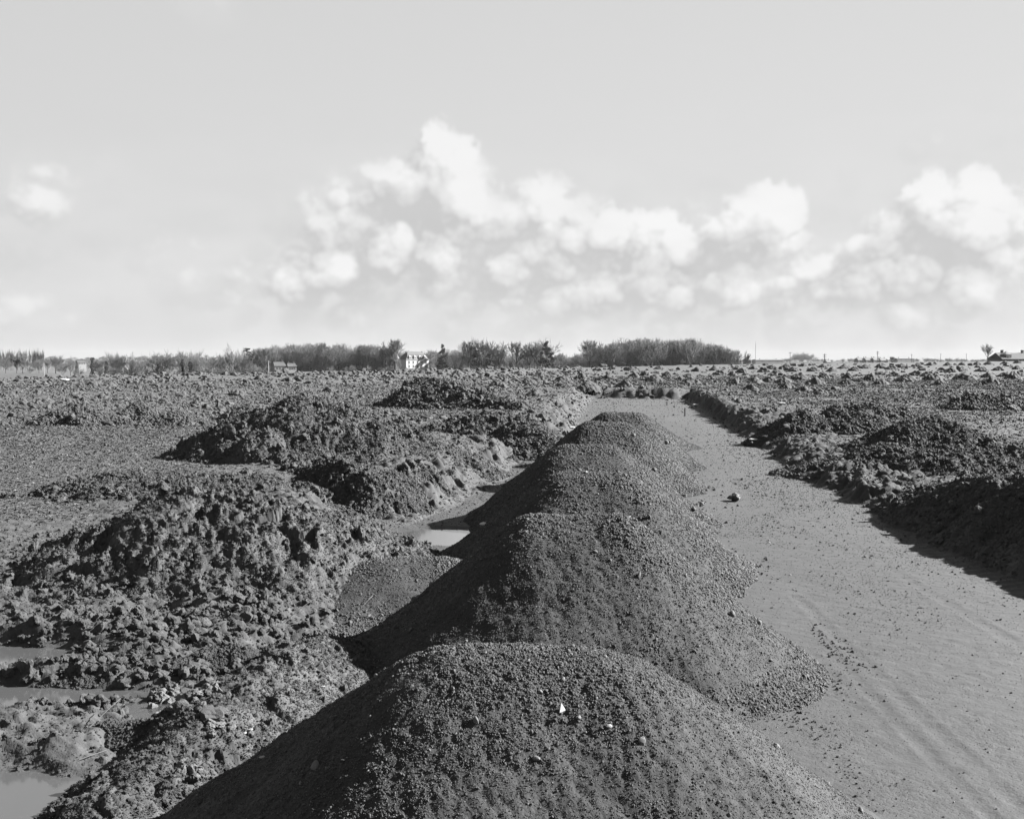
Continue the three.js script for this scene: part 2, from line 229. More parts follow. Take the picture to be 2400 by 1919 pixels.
function pileHeight(p, x, d) {
  const a = .34, w = 1 + .12 * (fbm(x * .7 + p.i * 9, d * .7, 3) - .5) * 2, sx = Math.max(0, Math.abs(x - p.x + .06 * (d - p.d)) - p.half * .8), q = Math.hypot(sx, (d - p.d) * .86) * w, s = .86 * p.h / 1.97 / p.w;
  let h = p.h + .02 - s * (Math.sqrt(q * q + a * a) - a);
  if (h < .25) h = .25 - (.25 - h) * .75;                                // stones rolled out at the foot
  return h + (fbm(x * 1.1 + 5, d * 1.1 + p.i, 3) - .5) * .1 + .025 * (lump(x * 3 + p.i, d * 3) - .3) + (p.i < 3 ? .02 * (lump(x * 13, d * 13) - .3) + (p.i < 2 ? .011 * (lump(x * 34, d * 34) - .3) : 0) : 0);
}
function surface(x, d) {
  let h = ground(x, d);
  for (const p of piles) if (Math.hypot(x - p.x, d - p.d) < 5) h = Math.max(h, pileHeight(p, x, d));
  for (const q of heaps) { const b = q.box; if (x > b[0] && x < b[1] && d > b[2] && d < b[3]) h = Math.max(h, heapHeight(q, x, d)); }
  return h;
}
for (const h of heaps) { const r = 3.2 / Math.max(.5, h.s) * .6 + .6; h.box = [Math.min(...h.ridge.map((p) => p[0])) - r, Math.max(...h.ridge.map((p) => p[0])) + r, Math.min(...h.ridge.map((p) => p[1])) - r, Math.max(...h.ridge.map((p) => p[1])) + r]; }
function hit(u, v, f = surface) {                                        // where the ray through a pixel of the photograph meets the land
  const dirx = (u - CX) / FPX, diry = (HY - v) / FPX;
  let d = 4, prev = 4; while (d < 3500) { const y = EYE + diry * d; if (y < f(dirx * d, d)) { let lo = prev, hi = d; for (let i = 0; i < 18; i++) { const m = (lo + hi) / 2; if (EYE + diry * m < f(dirx * m, m)) hi = m; else lo = m; } d = hi; return [dirx * d, d, f(dirx * d, d)]; } prev = d; d *= 1.004; }
  return [dirx * 500, 500, 0];
}

// ------------------------------------------------------------------ names, things, parts
const taken = new Map();
function numbered(n) { const k = taken.get(n) ?? 0; taken.set(n, k + 1); return k ? n + '_' + String(k).padStart(3, '0') : n; }
function shade(o) { o.castShadow = o.receiveShadow = true; return o; }
function tag(o, label, category, group, kind) { if (label) o.userData.label = label; if (category) o.userData.category = category; if (group) o.userData.group = group; if (kind) o.userData.kind = kind; return o; }
function thing(name, label, category, [x, y, z], turn = 0, group) { const o = new THREE.Group(); o.name = numbered(name); o.position.set(x, y, z); o.rotation.y = turn; scene.add(o); return tag(o, label, category, group); }
function part(name, geo, m, parent) { const o = shade(new THREE.Mesh(geo, m)); o.name = name; parent.add(o); return o; }
function solo(name, geo, m, label, category, group) { const o = shade(new THREE.Mesh(geo, m)); o.name = numbered(name); scene.add(o); return tag(o, label, category, group); }
const merge = (list) => mergeGeometries(list.map((g) => { const q = g.index ? g.toNonIndexed() : g; for (const k of Object.keys(q.attributes)) if (!['position', 'normal', 'uv'].includes(k)) q.deleteAttribute(k); return q; }));

// grid geometry from vertices kept in a function
function gridGeo(nx, ny, at, keep, colour, ox = 0, oz = 0) {
  const pos = new Float32Array(nx * ny * 3), uv = new Float32Array(nx * ny * 2), col = new Float32Array(nx * ny * 3), ok = new Uint8Array(nx * ny);
  for (let j = 0; j < ny; j++) for (let i = 0; i < nx; i++) {
    const k = j * nx + i, [x, d, y] = at(i, j); pos[k * 3] = x - ox; pos[k * 3 + 1] = y; pos[k * 3 + 2] = -d - oz; uv[k * 2] = x / 1.7; uv[k * 2 + 1] = d / 1.7;
    const c = colour(x, d, y); col[k * 3] = col[k * 3 + 1] = col[k * 3 + 2] = c; ok[k] = keep(x, d, y);
  }
  return { pos, uv, col, ok, nx, ny };
}
function meshOf(g, test) {
  const idx = [];
  for (let j = 0; j + 1 < g.ny; j++) for (let i = 0; i + 1 < g.nx; i++) { const a = j * g.nx + i, b = a + 1, c = a + g.nx, e = c + 1; if (test(a, b, c, e)) idx.push(a, b, c, b, e, c); }
  const geo = new THREE.BufferGeometry(); geo.setAttribute('position', new THREE.BufferAttribute(g.pos, 3)); geo.setAttribute('uv', new THREE.BufferAttribute(g.uv, 2)); geo.setAttribute('color', new THREE.BufferAttribute(g.col, 3)); geo.setIndex(new THREE.BufferAttribute(Uint32Array.from(idx), 1));
  geo.computeVertexNormals();
  return geo;
}
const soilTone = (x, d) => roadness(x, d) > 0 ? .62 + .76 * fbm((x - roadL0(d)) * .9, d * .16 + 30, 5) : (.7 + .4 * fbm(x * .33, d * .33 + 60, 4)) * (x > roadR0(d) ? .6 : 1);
// ------------------------------------------------------------------ the ground
{
  const rows = []; for (let d = -60; d < 4; d += 2) rows.push(d);
  for (let d = 4; d < 430;) { rows.push(d); d *= 1 + lerp(.0026, .0075, sstep(Math.log(35), Math.log(300), Math.log(d))); }
  for (let d = 430; d < 2600; d *= 1.05) rows.push(d);
  const N = 561, hw = (d) => d > 4 ? .56 * d + 4.5 : 6.74 + (4 - d) * .4;
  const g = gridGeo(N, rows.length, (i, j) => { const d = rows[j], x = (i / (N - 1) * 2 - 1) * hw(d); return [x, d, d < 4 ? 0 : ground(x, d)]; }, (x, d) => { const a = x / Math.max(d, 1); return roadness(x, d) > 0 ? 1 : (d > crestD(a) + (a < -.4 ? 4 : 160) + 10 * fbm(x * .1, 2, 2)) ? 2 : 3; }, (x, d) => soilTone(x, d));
  for (const [kind, name, m] of [[1, 'dirt_road', M.road], [2, 'meadow', M.soil], [3, 'field', M.soil]]) { const o = shade(new THREE.Mesh(meshOf(g, (a) => g.ok[a] === kind), m)); o.name = name; o.userData.kind = 'structure'; scene.add(o); }
  const far = shade(new THREE.Mesh(new THREE.RingGeometry(1, 2600, 96, 3), mat(.06))); far.rotation.x = -Math.PI / 2; far.position.y = -6; far.name = 'terrain'; far.userData.kind = 'structure'; scene.add(far);
}
// ------------------------------------------------------------------ clods, stones, leaves: shapes
function lumpGeo(detail, seed, rough, squash) {
  const g = new THREE.IcosahedronGeometry(1, detail), p = g.attributes.position, seen = new Map(), r = rng(seed), ph = [...Array(12)].map(() => (r() - .5) * 2);
  for (let i = 0; i < p.count; i++) {
    const x = p.getX(i), y = p.getY(i), z = p.getZ(i), key = [x, y, z].map((v) => v.toFixed(3)).join();
    if (!seen.has(key)) seen.set(key, 1 + rough * (.5 * Math.sin(3.1 * x + 9 * ph[0]) * Math.sin(2.7 * y + 9 * ph[1]) + .5 * Math.sin(4.3 * z + 9 * ph[2] + 2 * x) + .7 * (r() - .5)));
    const k = seen.get(key); p.setXYZ(i, x * k, y * k * squash, z * k);
  }
  g.computeVertexNormals(); return g;
}
const clodGeos = [1, 2, 3].map((s) => lumpGeo(1, s * 31, .42, .8)), bigClods = [1, 2, 3, 4].map((s) => lumpGeo(3, s * 77, .34, .8)), stoneGeos = [1, 2, 3].map((s) => lumpGeo(1, s * 53, .2, .68)), bigStones = [1, 2, 3].map((s) => lumpGeo(2, s * 91, .16, .7));
{ for (const g of bigClods) { const p = g.attributes.position; for (let i = 0; i < p.count; i++) { const x = p.getX(i), y = p.getY(i), z = p.getZ(i), k = 1 + .35 * (lump(x * 2.3 + z * 1.1, y * 2.3 + z * .7) - .4) + .12 * (lump(x * 6 + z * 3, y * 6 - z * 2) - .4); p.setXYZ(i, x * k, y * k, z * k); } g.computeVertexNormals(); } }
const DUM = new THREE.Object3D(), COL = new THREE.Color();
function scatter(name, geo, m, list, parent = scene, label, category) {   // list of [x, y, z, size, tone]
  if (!list.length) return;
  const o = shade(new THREE.InstancedMesh(geo, m, list.length)), r = rng(list.length + 5);
  list.forEach(([x, y, z, s, tone, flat], i) => { DUM.position.set(x, y, z); if (flat) DUM.rotation.set((r() - .5) * .7, r() * 6.3, (r() - .5) * .7); else DUM.rotation.set(r() * 6.3, r() * 6.3, r() * 6.3); DUM.scale.set(s * (.75 + .5 * r()), s * (.75 + .5 * r()), s * (.75 + .5 * r())); DUM.updateMatrix(); o.setMatrixAt(i, DUM.matrix); o.setColorAt(i, COL.setRGB(tone, tone, tone)); });
  o.name = name; parent.add(o); return tag(o, label, category, null, 'stuff');
}
const SOIL = .031;
// ------------------------------------------------------------------ heaps of soil
heaps.forEach((h, hi) => {
  const r = rng(900 + hi), [x0, x1, d0, d1] = h.box, nx = Math.ceil((x1 - x0) / h.res), ny = Math.ceil((d1 - d0) / h.res), mid = h.ridge[Math.floor(h.ridge.length / 2)];
  const by = level(mid[0], mid[1]), o = thing(h.n, h.label, h.cat ?? 'soil heap', [mid[0], by, -mid[1]]);
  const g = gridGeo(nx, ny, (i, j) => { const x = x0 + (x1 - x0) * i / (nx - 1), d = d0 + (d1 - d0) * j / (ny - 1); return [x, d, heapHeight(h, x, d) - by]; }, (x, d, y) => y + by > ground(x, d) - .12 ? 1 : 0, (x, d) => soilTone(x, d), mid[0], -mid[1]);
  part('heap_body', meshOf(g, (a, b, c, e) => g.ok[a] + g.ok[b] + g.ok[c] + g.ok[e] > 0), M.heap, o);
  const spot = () => { for (let t = 0; t < 60; t++) { const x = lerp(x0, x1, r()), d = lerp(d0, d1, r()), y = heapHeight(h, x, d); if (y > ground(x, d) + .03) return [x, d, y]; } return null; };
  for (let i = 0; i < h.clods; i++) {
    const p = spot(); if (!p) continue; const s = Math.max(.028, p[1] * .0017) * (1 + 1.9 * r() ** 3), c = part('clod', bigClods[i % 4], M.clodPart, o);
    c.position.set(p[0] - mid[0], p[2] - by + s * .15, -p[1] + mid[1]); c.rotation.set(r() * 6, r() * 6, r() * 6); c.scale.set(s * (.8 + .5 * r()), s * (.7 + .4 * r()), s * (.8 + .5 * r()));
  }
  const area = (x1 - x0) * (d1 - d0), n = Math.min(60000, Math.round(area * 1.0e6 / (mid[1] * mid[1] + 60))), lists = [[], [], []];
  for (let i = 0; i < n; i++) { const p = spot(); if (!p) continue; const s = Math.max(.005, p[1] * .00038) * (r() < .05 ? 2 + 2.4 * r() : .7 + .8 * r()); lists[i % 3].push([p[0] - mid[0], p[2] - by + s * .1, -p[1] + mid[1], s, SOIL * (.75 + .5 * r())]); }
  lists.forEach((l, i) => scatter('crumbs', clodGeos[i], M.clod, l, o));
});
// ------------------------------------------------------------------ gravel piles in a row
const pileLabels = ['nearest gravel pile, cut off by the bottom edge of the view', 'second gravel pile from the camera, large and dark-fronted', 'third gravel pile from the camera in the row on the road', 'fourth gravel pile from the camera in the row on the road', 'fifth gravel pile from the camera, with a bright crest', 'sixth gravel pile from the camera, near the far end of the row', 'last and lowest gravel pile at the far end of the row', 'low spill of gravel on the left between the second and third piles'];
piles.forEach((p, pi) => {
  const r = rng(400 + pi), res = Math.max(.021, p.d * .0026), R = 4.3, n = Math.ceil(2 * R / res), o = thing('gravel_pile', pileLabels[pi], 'gravel pile', [p.x, 0, -p.d]);
  const g = gridGeo(n, n, (i, j) => { const x = p.x - R + 2 * R * i / (n - 1), d = p.d - R + 2 * R * j / (n - 1); return [x, d, pileHeight(p, x, d)]; }, (x, d, y) => y > ground(x, d) - .1 ? 1 : 0, (x, d) => .6 + .8 * fbm(x * .9, d * .9 + 30, 4), p.x, -p.d);
  part('gravel_body', meshOf(g, (a, b, c, e) => g.ok[a] + g.ok[b] + g.ok[c] + g.ok[e] > 0), M.gravel, o);
  const spot = () => { for (let t = 0; t < 60; t++) { const a = r() * 6.283, q = Math.sqrt(r()) * 3.9, x = p.x + Math.cos(a) * q * 1.08, d = p.d + Math.sin(a) * q, y = pileHeight(p, x, d); if (y > ground(x, d) - .02 && (pi || (d > 4.6 && d < 8.9))) return [x, d, y]; } return null; };
  const big = [130, 80, 30, 15, 8, 5, 3, 10][pi];
  for (let i = 0; i < big; i++) { const q = spot(); if (!q) continue; const s = Math.max(.0125, q[1] * .0012) * (1 + 1.6 * r() ** 4), t = r(), c = part('stone', bigStones[i % 3], t < .04 ? M.pale : M.stonePart[Math.floor(r() * 4)], o); c.position.set(q[0] - p.x, q[2] + s * .3, -q[1] + p.d); c.rotation.set(r() * 6, r() * 6, r() * 6); c.scale.set(s * (.9 + .5 * r()), s * (.7 + .4 * r()), s * (.9 + .3 * r())); }
  const grade = () => r() < .3 ? 1.8 + 3.4 * r() * r() * r() : .85 + .85 * r(); const count = [250000, 120000, 56000, 32000, 19000, 13000, 8000, 22000][pi], lists = [[], [], []];
  for (let i = 0; i < count; i++) { const q = spot(); if (!q) continue; const foot = q[2] < .3 ? 2.0 - r() : 1, s = Math.min(.03, Math.max(.0024, q[1] * .00034) * grade() * foot * (q[2] > p.h - .2 ? 1.25 : 1) * (.74 + .42 * sstep(.38, .62, fbm(q[0] * 1.1 + 4, q[1] * 1.1, 3)))); const t = r(); lists[i % 3].push([q[0] - p.x, q[2] + s * .2, -q[1] + p.d, s, t < .012 ? .09 : (.009 + .03 * r() * r() + .007 * r())]); }
  lists.forEach((l, i) => scatter('gravel', stoneGeos[i], M.stone, l, o));
});
// ------------------------------------------------------------------ loose crumbs and leaves on the field, crumbs on the road
{
  const r = rng(77), soil = [[], [], []], road = [[], []], pale = [], leaves = [];
  for (let i = 0; i < 300000; i++) {
    const d = 8.5 * Math.exp(r() * Math.log(150 / 8.5)), x = (r() * 2 - 1) * (.5 * d + 1); const k = roadness(x, d);
    if (k > 0) continue;
    const q = disturbed(x, d), churn = x < -2 && d < 21 && d > 11.4 ? 1 : 0; if (r() > churn + .5 + .5 * q * sstep(.3, .5, fbm(x * .9, d * .9 + 8, 3))) continue;
    const y = ground(x, d), s = Math.max(.0055, d * .0004) * (r() < .09 + .12 * churn ? 2 + 2.2 * r() : .7 + .8 * r());
    if (puddles.some((p) => y < p.y && Math.hypot(x - p.x, d - p.d) < 2.2)) continue;
    soil[i % 3].push([x, y + s * .15, -d, s, SOIL * (.75 + .5 * r())]);
  }
  soil.forEach((l, i) => scatter(numbered('soil_crumbs'), clodGeos[i], M.clod, l, scene, 'loose crumbs and small clods of soil scattered over the field', 'soil crumbs'));
  for (let i = 0; i < 120000; i++) {
    const d = 9 * Math.exp(r() * Math.log(118 / 9)), x = lerp(roadL0(d), roadR0(d), r()), k = roadness(x, d); if (k < .02) continue;
    const edge = Math.exp(-k * 1.1) + .8 * sstep(.55, .72, fbm(x * .5, d * .35, 3)); if (r() > (.3 + edge) * (.08 + .92 * sstep(75, 22, d))) continue;
    const s = Math.max(.0028, d * .0003) * (r() < .03 ? 2 + 1.6 * r() : .6 + .7 * r()), y = ground(x, d); if (y < -.045 && d < 28) continue;
    if (r() < .035) pale.push([x, y + s * .3, -d, s * .9, .12]); else road[i % 2].push([x, y + s * .25, -d, s, r() * .014 + .012]);
  }
  for (const [u0, v0, u1, v1, n] of [[1722, 1325, 1790, 1395, 60], [1760, 1375, 1835, 1425, 60], [1745, 1400, 1800, 1470, 40], [1600, 1500, 1760, 1560, 60], [1470, 1060, 1500, 1085, 24], [1560, 1175, 1615, 1210, 40], [1440, 1000, 1490, 1030, 30], [1620, 1640, 1700, 1724, 40], [1690, 1500, 1860, 1724, 90]]) for (let i = 0; i < n; i++) { const t = r(), [x, d, y] = hit(u0 + (u1 - u0) * t + (r() + r() + r() - 1.5) * 34, v0 + (v1 - v0) * t + (r() + r() - 1) * 22); const s = d * .0008 * (.6 + 1.6 * r() * r()); road[i % 2].push([x, y + s * .25, -d, s, .012 + .012 * r()]); }
  const clumps = [[], []];
  for (let i = 0; i < 42000; i++) {
    const d = 55 * Math.exp(r() * Math.log(330 / 55)), a = (r() * 2 - 1) * .5, x = a * d, k = roadness(x, d); if (k > -1 || d > crestD(a) + 8) continue;
    if (r() > (x > 16 ? .1 : .4) * sstep(.3, .6, fbm(x * .05 + 3, d * .05, 3)) + (x > 16 ? .03 : .1)) continue;
    const s = Math.max(.05, d * .0006) * (.12 + .88 * r()) ** -.8; clumps[i % 2].push([x, ground(x, d) + s * .1, -d, s, SOIL * (.7 + .5 * r()), 1]);
  }
  clumps.forEach((l, i) => scatter(numbered('soil_clumps'), clodGeos[i], M.clod, l, scene, 'turned clumps of soil covering the far field up to the trees', 'soil clumps'));
  road.forEach((l, i) => scatter(numbered('road_crumbs'), clodGeos[i], M.clod, l, scene, 'small dark crumbs of soil and grit strewn over the dirt road', 'road grit'));
  scatter('pale_pebbles', stoneGeos[0], M.stone, pale, scene, 'pale pebbles strewn over the dirt road', 'pebbles');
  const clods = [[], [], [], []];
  for (let i = 0; i < 5200; i++) {
    const d = 11.6 + 10 * Math.pow(r(), 1.3), x = -2.2 - r() * (.36 * d + 1), y = ground(x, d); if (roadness(x, d) > 0 || puddles.some((p) => y < p.y && Math.hypot(x - p.x, d - p.d) < 2.2) || r() > .25 + 1.6 * sstep(.42, .6, fbm(x * .8, d * .8 + 2, 3))) continue;
    const s = .022 + .075 * Math.pow(r(), 3); clods[i % 4].push([x, y + s * .25, -d, s, SOIL * (.8 + .4 * r())]);
  }
  clods.forEach((l, i) => scatter(numbered('soil_clods'), bigClods[i], M.clod, l, scene, 'broken clods of wet earth strewn in front of the large near soil heap', 'soil clods'));
  // small rosettes of leaves on the untouched field
  const L = []; for (let k = 0; k < 6; k++) { const g = new THREE.PlaneGeometry(.42, 1, 1, 2), p = g.attributes.position; for (let i = 0; i < p.count; i++) { const v = p.getY(i) + .5; p.setXYZ(i, p.getX(i) * (1 - .75 * Math.abs(v - .45) * 1.5), .05 + 1.15 * v - .75 * v * v, -v * .8); } g.rotateY(k * 1.05 + .2 * (k % 2)); L.push(g); }
  const rosette = merge(L); rosette.computeVertexNormals();
  for (let i = 0; i < 270000; i++) {
    const d = 17 * Math.exp(r() * Math.log(190 / 17)), x = (r() * 2 - 1) * (.5 * d + 1), k = roadness(x, d); if (k > -1.2) continue;
    const q = disturbed(x, d); if (r() < q * 1.9 - .1) continue; if (x < 0 && d < 23) continue; if (fbm(x * .25, d * .25 + 4, 3) < .27) continue;
    const y = ground(x, d), s = Math.max(.04, d * .0013) * (.6 + .8 * r()); leaves.push([x, y, -d, s, (.014 + .12 * r() * r()) * (x > 6 ? .7 : 1), 1]);
  }
  scatter('leaf_cover', rosette, M.leaf, leaves, scene, 'low pale rosettes of leaves covering the undisturbed parts of the field', 'ground cover');
}
// ------------------------------------------------------------------ puddles
for (const p of puddles) {
  const g = new THREE.CircleGeometry(1, 40); g.rotateX(-Math.PI / 2); g.scale(p.rx * 1.5, 1, p.rd * 1.6);
  const o = solo('puddle', g, M.water, p.label, 'puddle'); o.position.set(p.x, p.y, -p.d); 
}
// ------------------------------------------------------------------ small heaps across the far field
{
  const protos = [0, 1, 2, 3, 4].map((k) => {
    const n = 34, g = gridGeo(n, n, (i, j) => { const x = (i / (n - 1) - .5) * 2.6, d = (j / (n - 1) - .5) * 2.6, q = Math.hypot(x * (1 + .15 * k % .3), d) * (1 + .5 * (fbm(x * 1.4 + k * 7, d * 1.4, 3) - .5)); const h = 1.0 - .85 * (Math.sqrt(q * q + .03) - .17) + .28 * (lump(x * 3 + k * 5, d * 3) - .35) + .14 * (lump(x * 7 + k, d * 7) - .3); return [x, d, h - .02 - .25 * sstep(.9, 1.3, q)]; }, (x, d, y) => y > -.25 ? 1 : 0, () => .95);
    return meshOf(g, (a, b, c, e) => g.ok[a] + g.ok[b] + g.ok[c] + g.ok[e] > 0);
  });
  const r = rng(31);
  const place = (u, v, hpx, label, group) => {                            // v is where the foot stands, hpx its height
    const [x, d, y] = hit(u, v, ground); const h = Math.min(1.7, Math.max(.3, hpx * d / FPX)), w = h * (1.0 + .55 * r());
    const o = solo('small_soil_heap', protos[Math.floor(r() * 5)], M.heap, label, 'soil heap', group); o.position.set(x, level(x, d) - .06, -d); o.rotation.y = r() * 6.3; o.scale.set(w, h, w * .9);
  };
  // from the photograph: x and y of the tops in an 800 x 200 crop of the right horizon, drawn 2.695 times as large
  const named = [[55, 335, 'small dark soil heap right behind the far end of the road'], [430, 372, 'long dark soil heap in the front row of the right field, nearest the road'], [660, 362, 'small steep dark soil heap, alone in the front row of the right field'], [835, 338, 'soil heap with a split top in the front rows of the right field'], [745, 308, 'broad soil heap behind and left of the split-topped one'], [1190, 312, 'broad double soil heap in the middle of the right field'], [1410, 318, 'sharp pointed soil heap right of the broad double heap'], [1585, 312, 'dark soil heap between the sharp pointed heap and the widest dark heap'], [1785, 305, 'widest dark soil heap in the rows towards the right edge'], [2090, 300, 'wide dark soil heap at the right edge of the far rows']];
  const toUV = (x, y) => [(1600 + x / 2.695) / 1.1133, (760 + y / 2.695) / 1.1133];
  for (const [x, y, label] of named) { const [u, v] = toUV(x, y); place(u, v + 15, 17, label); }
  const rows = [[330, 343], [550, 328], [640, 335], [890, 308], [1040, 310], [1030, 345], [1340, 292], [1475, 292], [1540, 298], [1690, 275], [1755, 265], [1890, 270], [1925, 298], [1990, 265], [2105, 260], [2040, 300], [820, 270], [940, 272], [1080, 268], [1150, 255], [1315, 260], [590, 285], [690, 272], [370, 278], [510, 275], [310, 295], [230, 290], [90, 270], [30, 310], [450, 328], [1480, 245], [1560, 240], [1670, 240], [1760, 238], [1855, 236], [1930, 235], [2030, 230], [2110, 228], [1240, 250], [1020, 255], [880, 250], [760, 245], [650, 250], [560, 258], [440, 258], [340, 262], [200, 265], [1380, 250], [1950, 335], [1620, 345], [1250, 345], [760, 385], [870, 408], [350, 440]];
  for (const [x, y] of rows) { const [u, v] = toUV(x, y); const k = clamp((y - 225) / 100, 0, 1); place(u + 2, v + 6 + 7 * k, 7 + 7 * k, 'small dark soil heap, one of many dotted in rows over the far right field', 'small heaps in rows over the far right field'); }
  // from the crop of the middle: 800 x 200 at x 800
  for (const [x, y] of [[1525, 318], [1230, 412], [1790, 358], [1850, 312], [1920, 298], [1690, 318], [1340, 295], [1040, 335], [1260, 300], [1180, 335], [990, 360], [880, 295], [2010, 268], [1830, 275], [1400, 330], [1120, 300], [740, 300], [1560, 370], [2060, 305], [1980, 330], [1500, 270], [1620, 275], [1720, 268]]) { const u = (800 + x / 2.695) / 1.1133, v = (760 + y / 2.695) / 1.1133, k = clamp((y - 265) / 100, 0, 1); place(u, v + 5 + 9 * k, 8 + 10 * k, 'small dark soil heap, one of many scattered over the far middle field', 'small heaps scattered over the far middle field'); }
  for (const [x, y] of [[145, 475], [290, 470], [430, 470], [790, 460], [640, 440], [1500, 425], [1560, 360], [1030, 465], [1360, 370], [690, 370], [960, 440], [240, 410], [1720, 380], [1900, 390], [2080, 400], [1150, 430], [60, 420], [470, 410], [590, 360], [860, 380], [1260, 460], [2000, 340], [1820, 335], [1640, 325]]) { const u = (x / 2.695) / 1.1133, v = (760 + y / 2.695) / 1.1133; place(u, v + 9, 13, 'small soil heap, one of many scattered over the far left field', 'small heaps scattered over the far left field'); }
}
// ------------------------------------------------------------------ stones, litter and sticks
function lying(name, geo, m, u, v, size, label, category, squash = 1, lift = .4) { const [x, d, y] = hit(u, v), o = solo(name, geo, m, label, category); o.position.set(x, y + size * lift, -d); o.scale.set(size, size * squash, size * .9); o.rotation.y = u; return o; }
lying('boulder', bigClods[1], M.stonePart[2], 1550, 1056, .19, 'round dark boulder alone in the middle of the dirt road', 'boulder', .75, .55);
lying('stone', bigClods[0], M.stonePart[1], 1443, 1047, .085, 'small dark stone on the road at the foot of the gravel, left of the boulder', 'stone', .8);
lying('stone', bigClods[2], M.stonePart[1], 1479, 1064, .1, 'dark clod on the road beside the gravel, second left of the boulder', 'stone', .7);
lying('stone', bigClods[3], M.stonePart[1], 1468, 1067, .085, 'dark clod touching the gravel foot, third left of the boulder', 'stone', .7);
lying('stone', bigClods[1], M.stonePart[1], 1462, 1076, .09, 'dark clod lowest of the group left of the boulder', 'stone', .7);
lying('pale_stone', bigStones[0], M.white, 1018, 1108, .08, 'white stone on the left foot of the gravel above the bright puddle', 'stone', .6);
lying('pale_stone', bigStones[1], M.pale, 1285, 1541, .02, 'round pale stone on the nearest gravel pile, right of the white shard', 'stone', .9);
lying('pale_stone', bigStones[2], M.stonePart[3], 1220, 1522, .02, 'grey rounded stone just below right of the white shard', 'stone', .8);
lying('pale_stone', bigStones[2], M.stonePart[3], 1130, 1612, .027, 'largest grey stone low on the nearest gravel pile', 'stone', .8);
lying('litter', bigStones[1], M.white, 1465, 856, .36, 'white crumpled litter at the far right road edge', 'litter', .45);
lying('litter', bigStones[2], M.white, 1587, 929, .22, 'white crumpled litter lying along the right road bank', 'litter', .35);
lying('litter', bigStones[0], M.white, 1205, 903, .2, 'white scrap at the left road edge behind the gravel row', 'litter', .4);
lying('litter', bigStones[0], M.pale, 1645, 853, .3, 'pale lump on the right bank between two soil heaps', 'litter', .4);
lying('plastic_sheet', bigStones[2], M.white, 135, 803, 0.7, 'white plastic sheet draped over a clump at the far left of the field', 'plastic sheet', .4);
{ const [x, d, y] = hit(1185, 1507), s = new THREE.Shape(); s.moveTo(-.03, 0); s.lineTo(.03, .02); s.lineTo(-.012, .085); s.lineTo(-.03, 0); const o = solo('white_shard', new THREE.ExtrudeGeometry(s, { depth: .008, bevelEnabled: true, bevelSize: .002, bevelThickness: .002, bevelSegments: 1 }), M.white, 'bright white triangular shard standing in the nearest gravel pile', 'shard'); o.position.set(x, y - .005, -d); o.rotation.set(-.2, .5, 0); o.scale.setScalar(.7); }
{ const [x, d, y] = hit(1443, 876), o = solo('stake', new THREE.CylinderGeometry(.05, .06, .62, 7), M.dark, 'short dark stake standing on the far part of the road', 'stake'); o.position.set(x, y + .3, -d); }
for (const [u, v, len, rot, lean, label] of [[590, 1317, .55, .5, .6, 'pale bent straw sticking up at the foot of the large soil heap'], [175, 1545, .6, 1.4, .15, 'dark thin stick lying on the low ridge near the corner puddle'], [95, 1640, .5, .6, .2, 'thin stick lying above the corner puddle'], [760, 1280, .25, 1, .4, 'short pale straw on the soil at the right foot of the large heap']]) {
  const [x, d, y] = hit(u, v), c = new THREE.CatmullRomCurve3([new THREE.Vector3(0, -.02, 0), new THREE.Vector3(len * .5, len * .5 * lean + .02, .03), new THREE.Vector3(len, len * lean, 0)]);
  const o = solo('stick', new THREE.TubeGeometry(c, 10, .0045, 5), label.includes('dark') ? M.darkWood : M.straw, label, 'stick'); o.position.set(x, y + .02, -d); o.rotation.y = rot;
}
{ // whitish lumps and flakes in the rubble bank
  const bank = scene.children.find((o) => o.name === 'rubble_bank'), r = rng(6);
  for (const [u, v, n, s] of [[335, 1490, 9, .05], [375, 1470, 7, .05], [430, 1465, 10, .045], [440, 1545, 7, .04], [500, 1548, 6, .03], [390, 1640, 7, .04], [330, 1500, 6, .05], [405, 1485, 6, .04]]) for (let i = 0; i < n; i++) { const [x, d, y] = hit(u + (r() - .5) * 50, v + (r() - .5) * 34), c = part('plaster_lump', bigClods[i % 4], M.plaster, bank); c.position.set(x - bank.position.x, y + .01 - bank.position.y, -d - bank.position.z); const q = s * (.6 + .8 * r()); c.scale.set(q, q * .7, q); c.rotation.set(r() * 6, r() * 6, r() * 6); }
  for (const [u, v, label] of [[507, 1555, 'white flake on the rubble bank'], [520, 1548, 'second white flake on the rubble bank, right of the longer one'], [545, 1608, 'white flake lowest on the rubble bank at the gravel edge'], [675, 1455, 'curved white flake at the top of the rubble bank']]) lying('white_flake', bigStones[1], M.pale, u, v, .026, label, 'flake', .3);
}
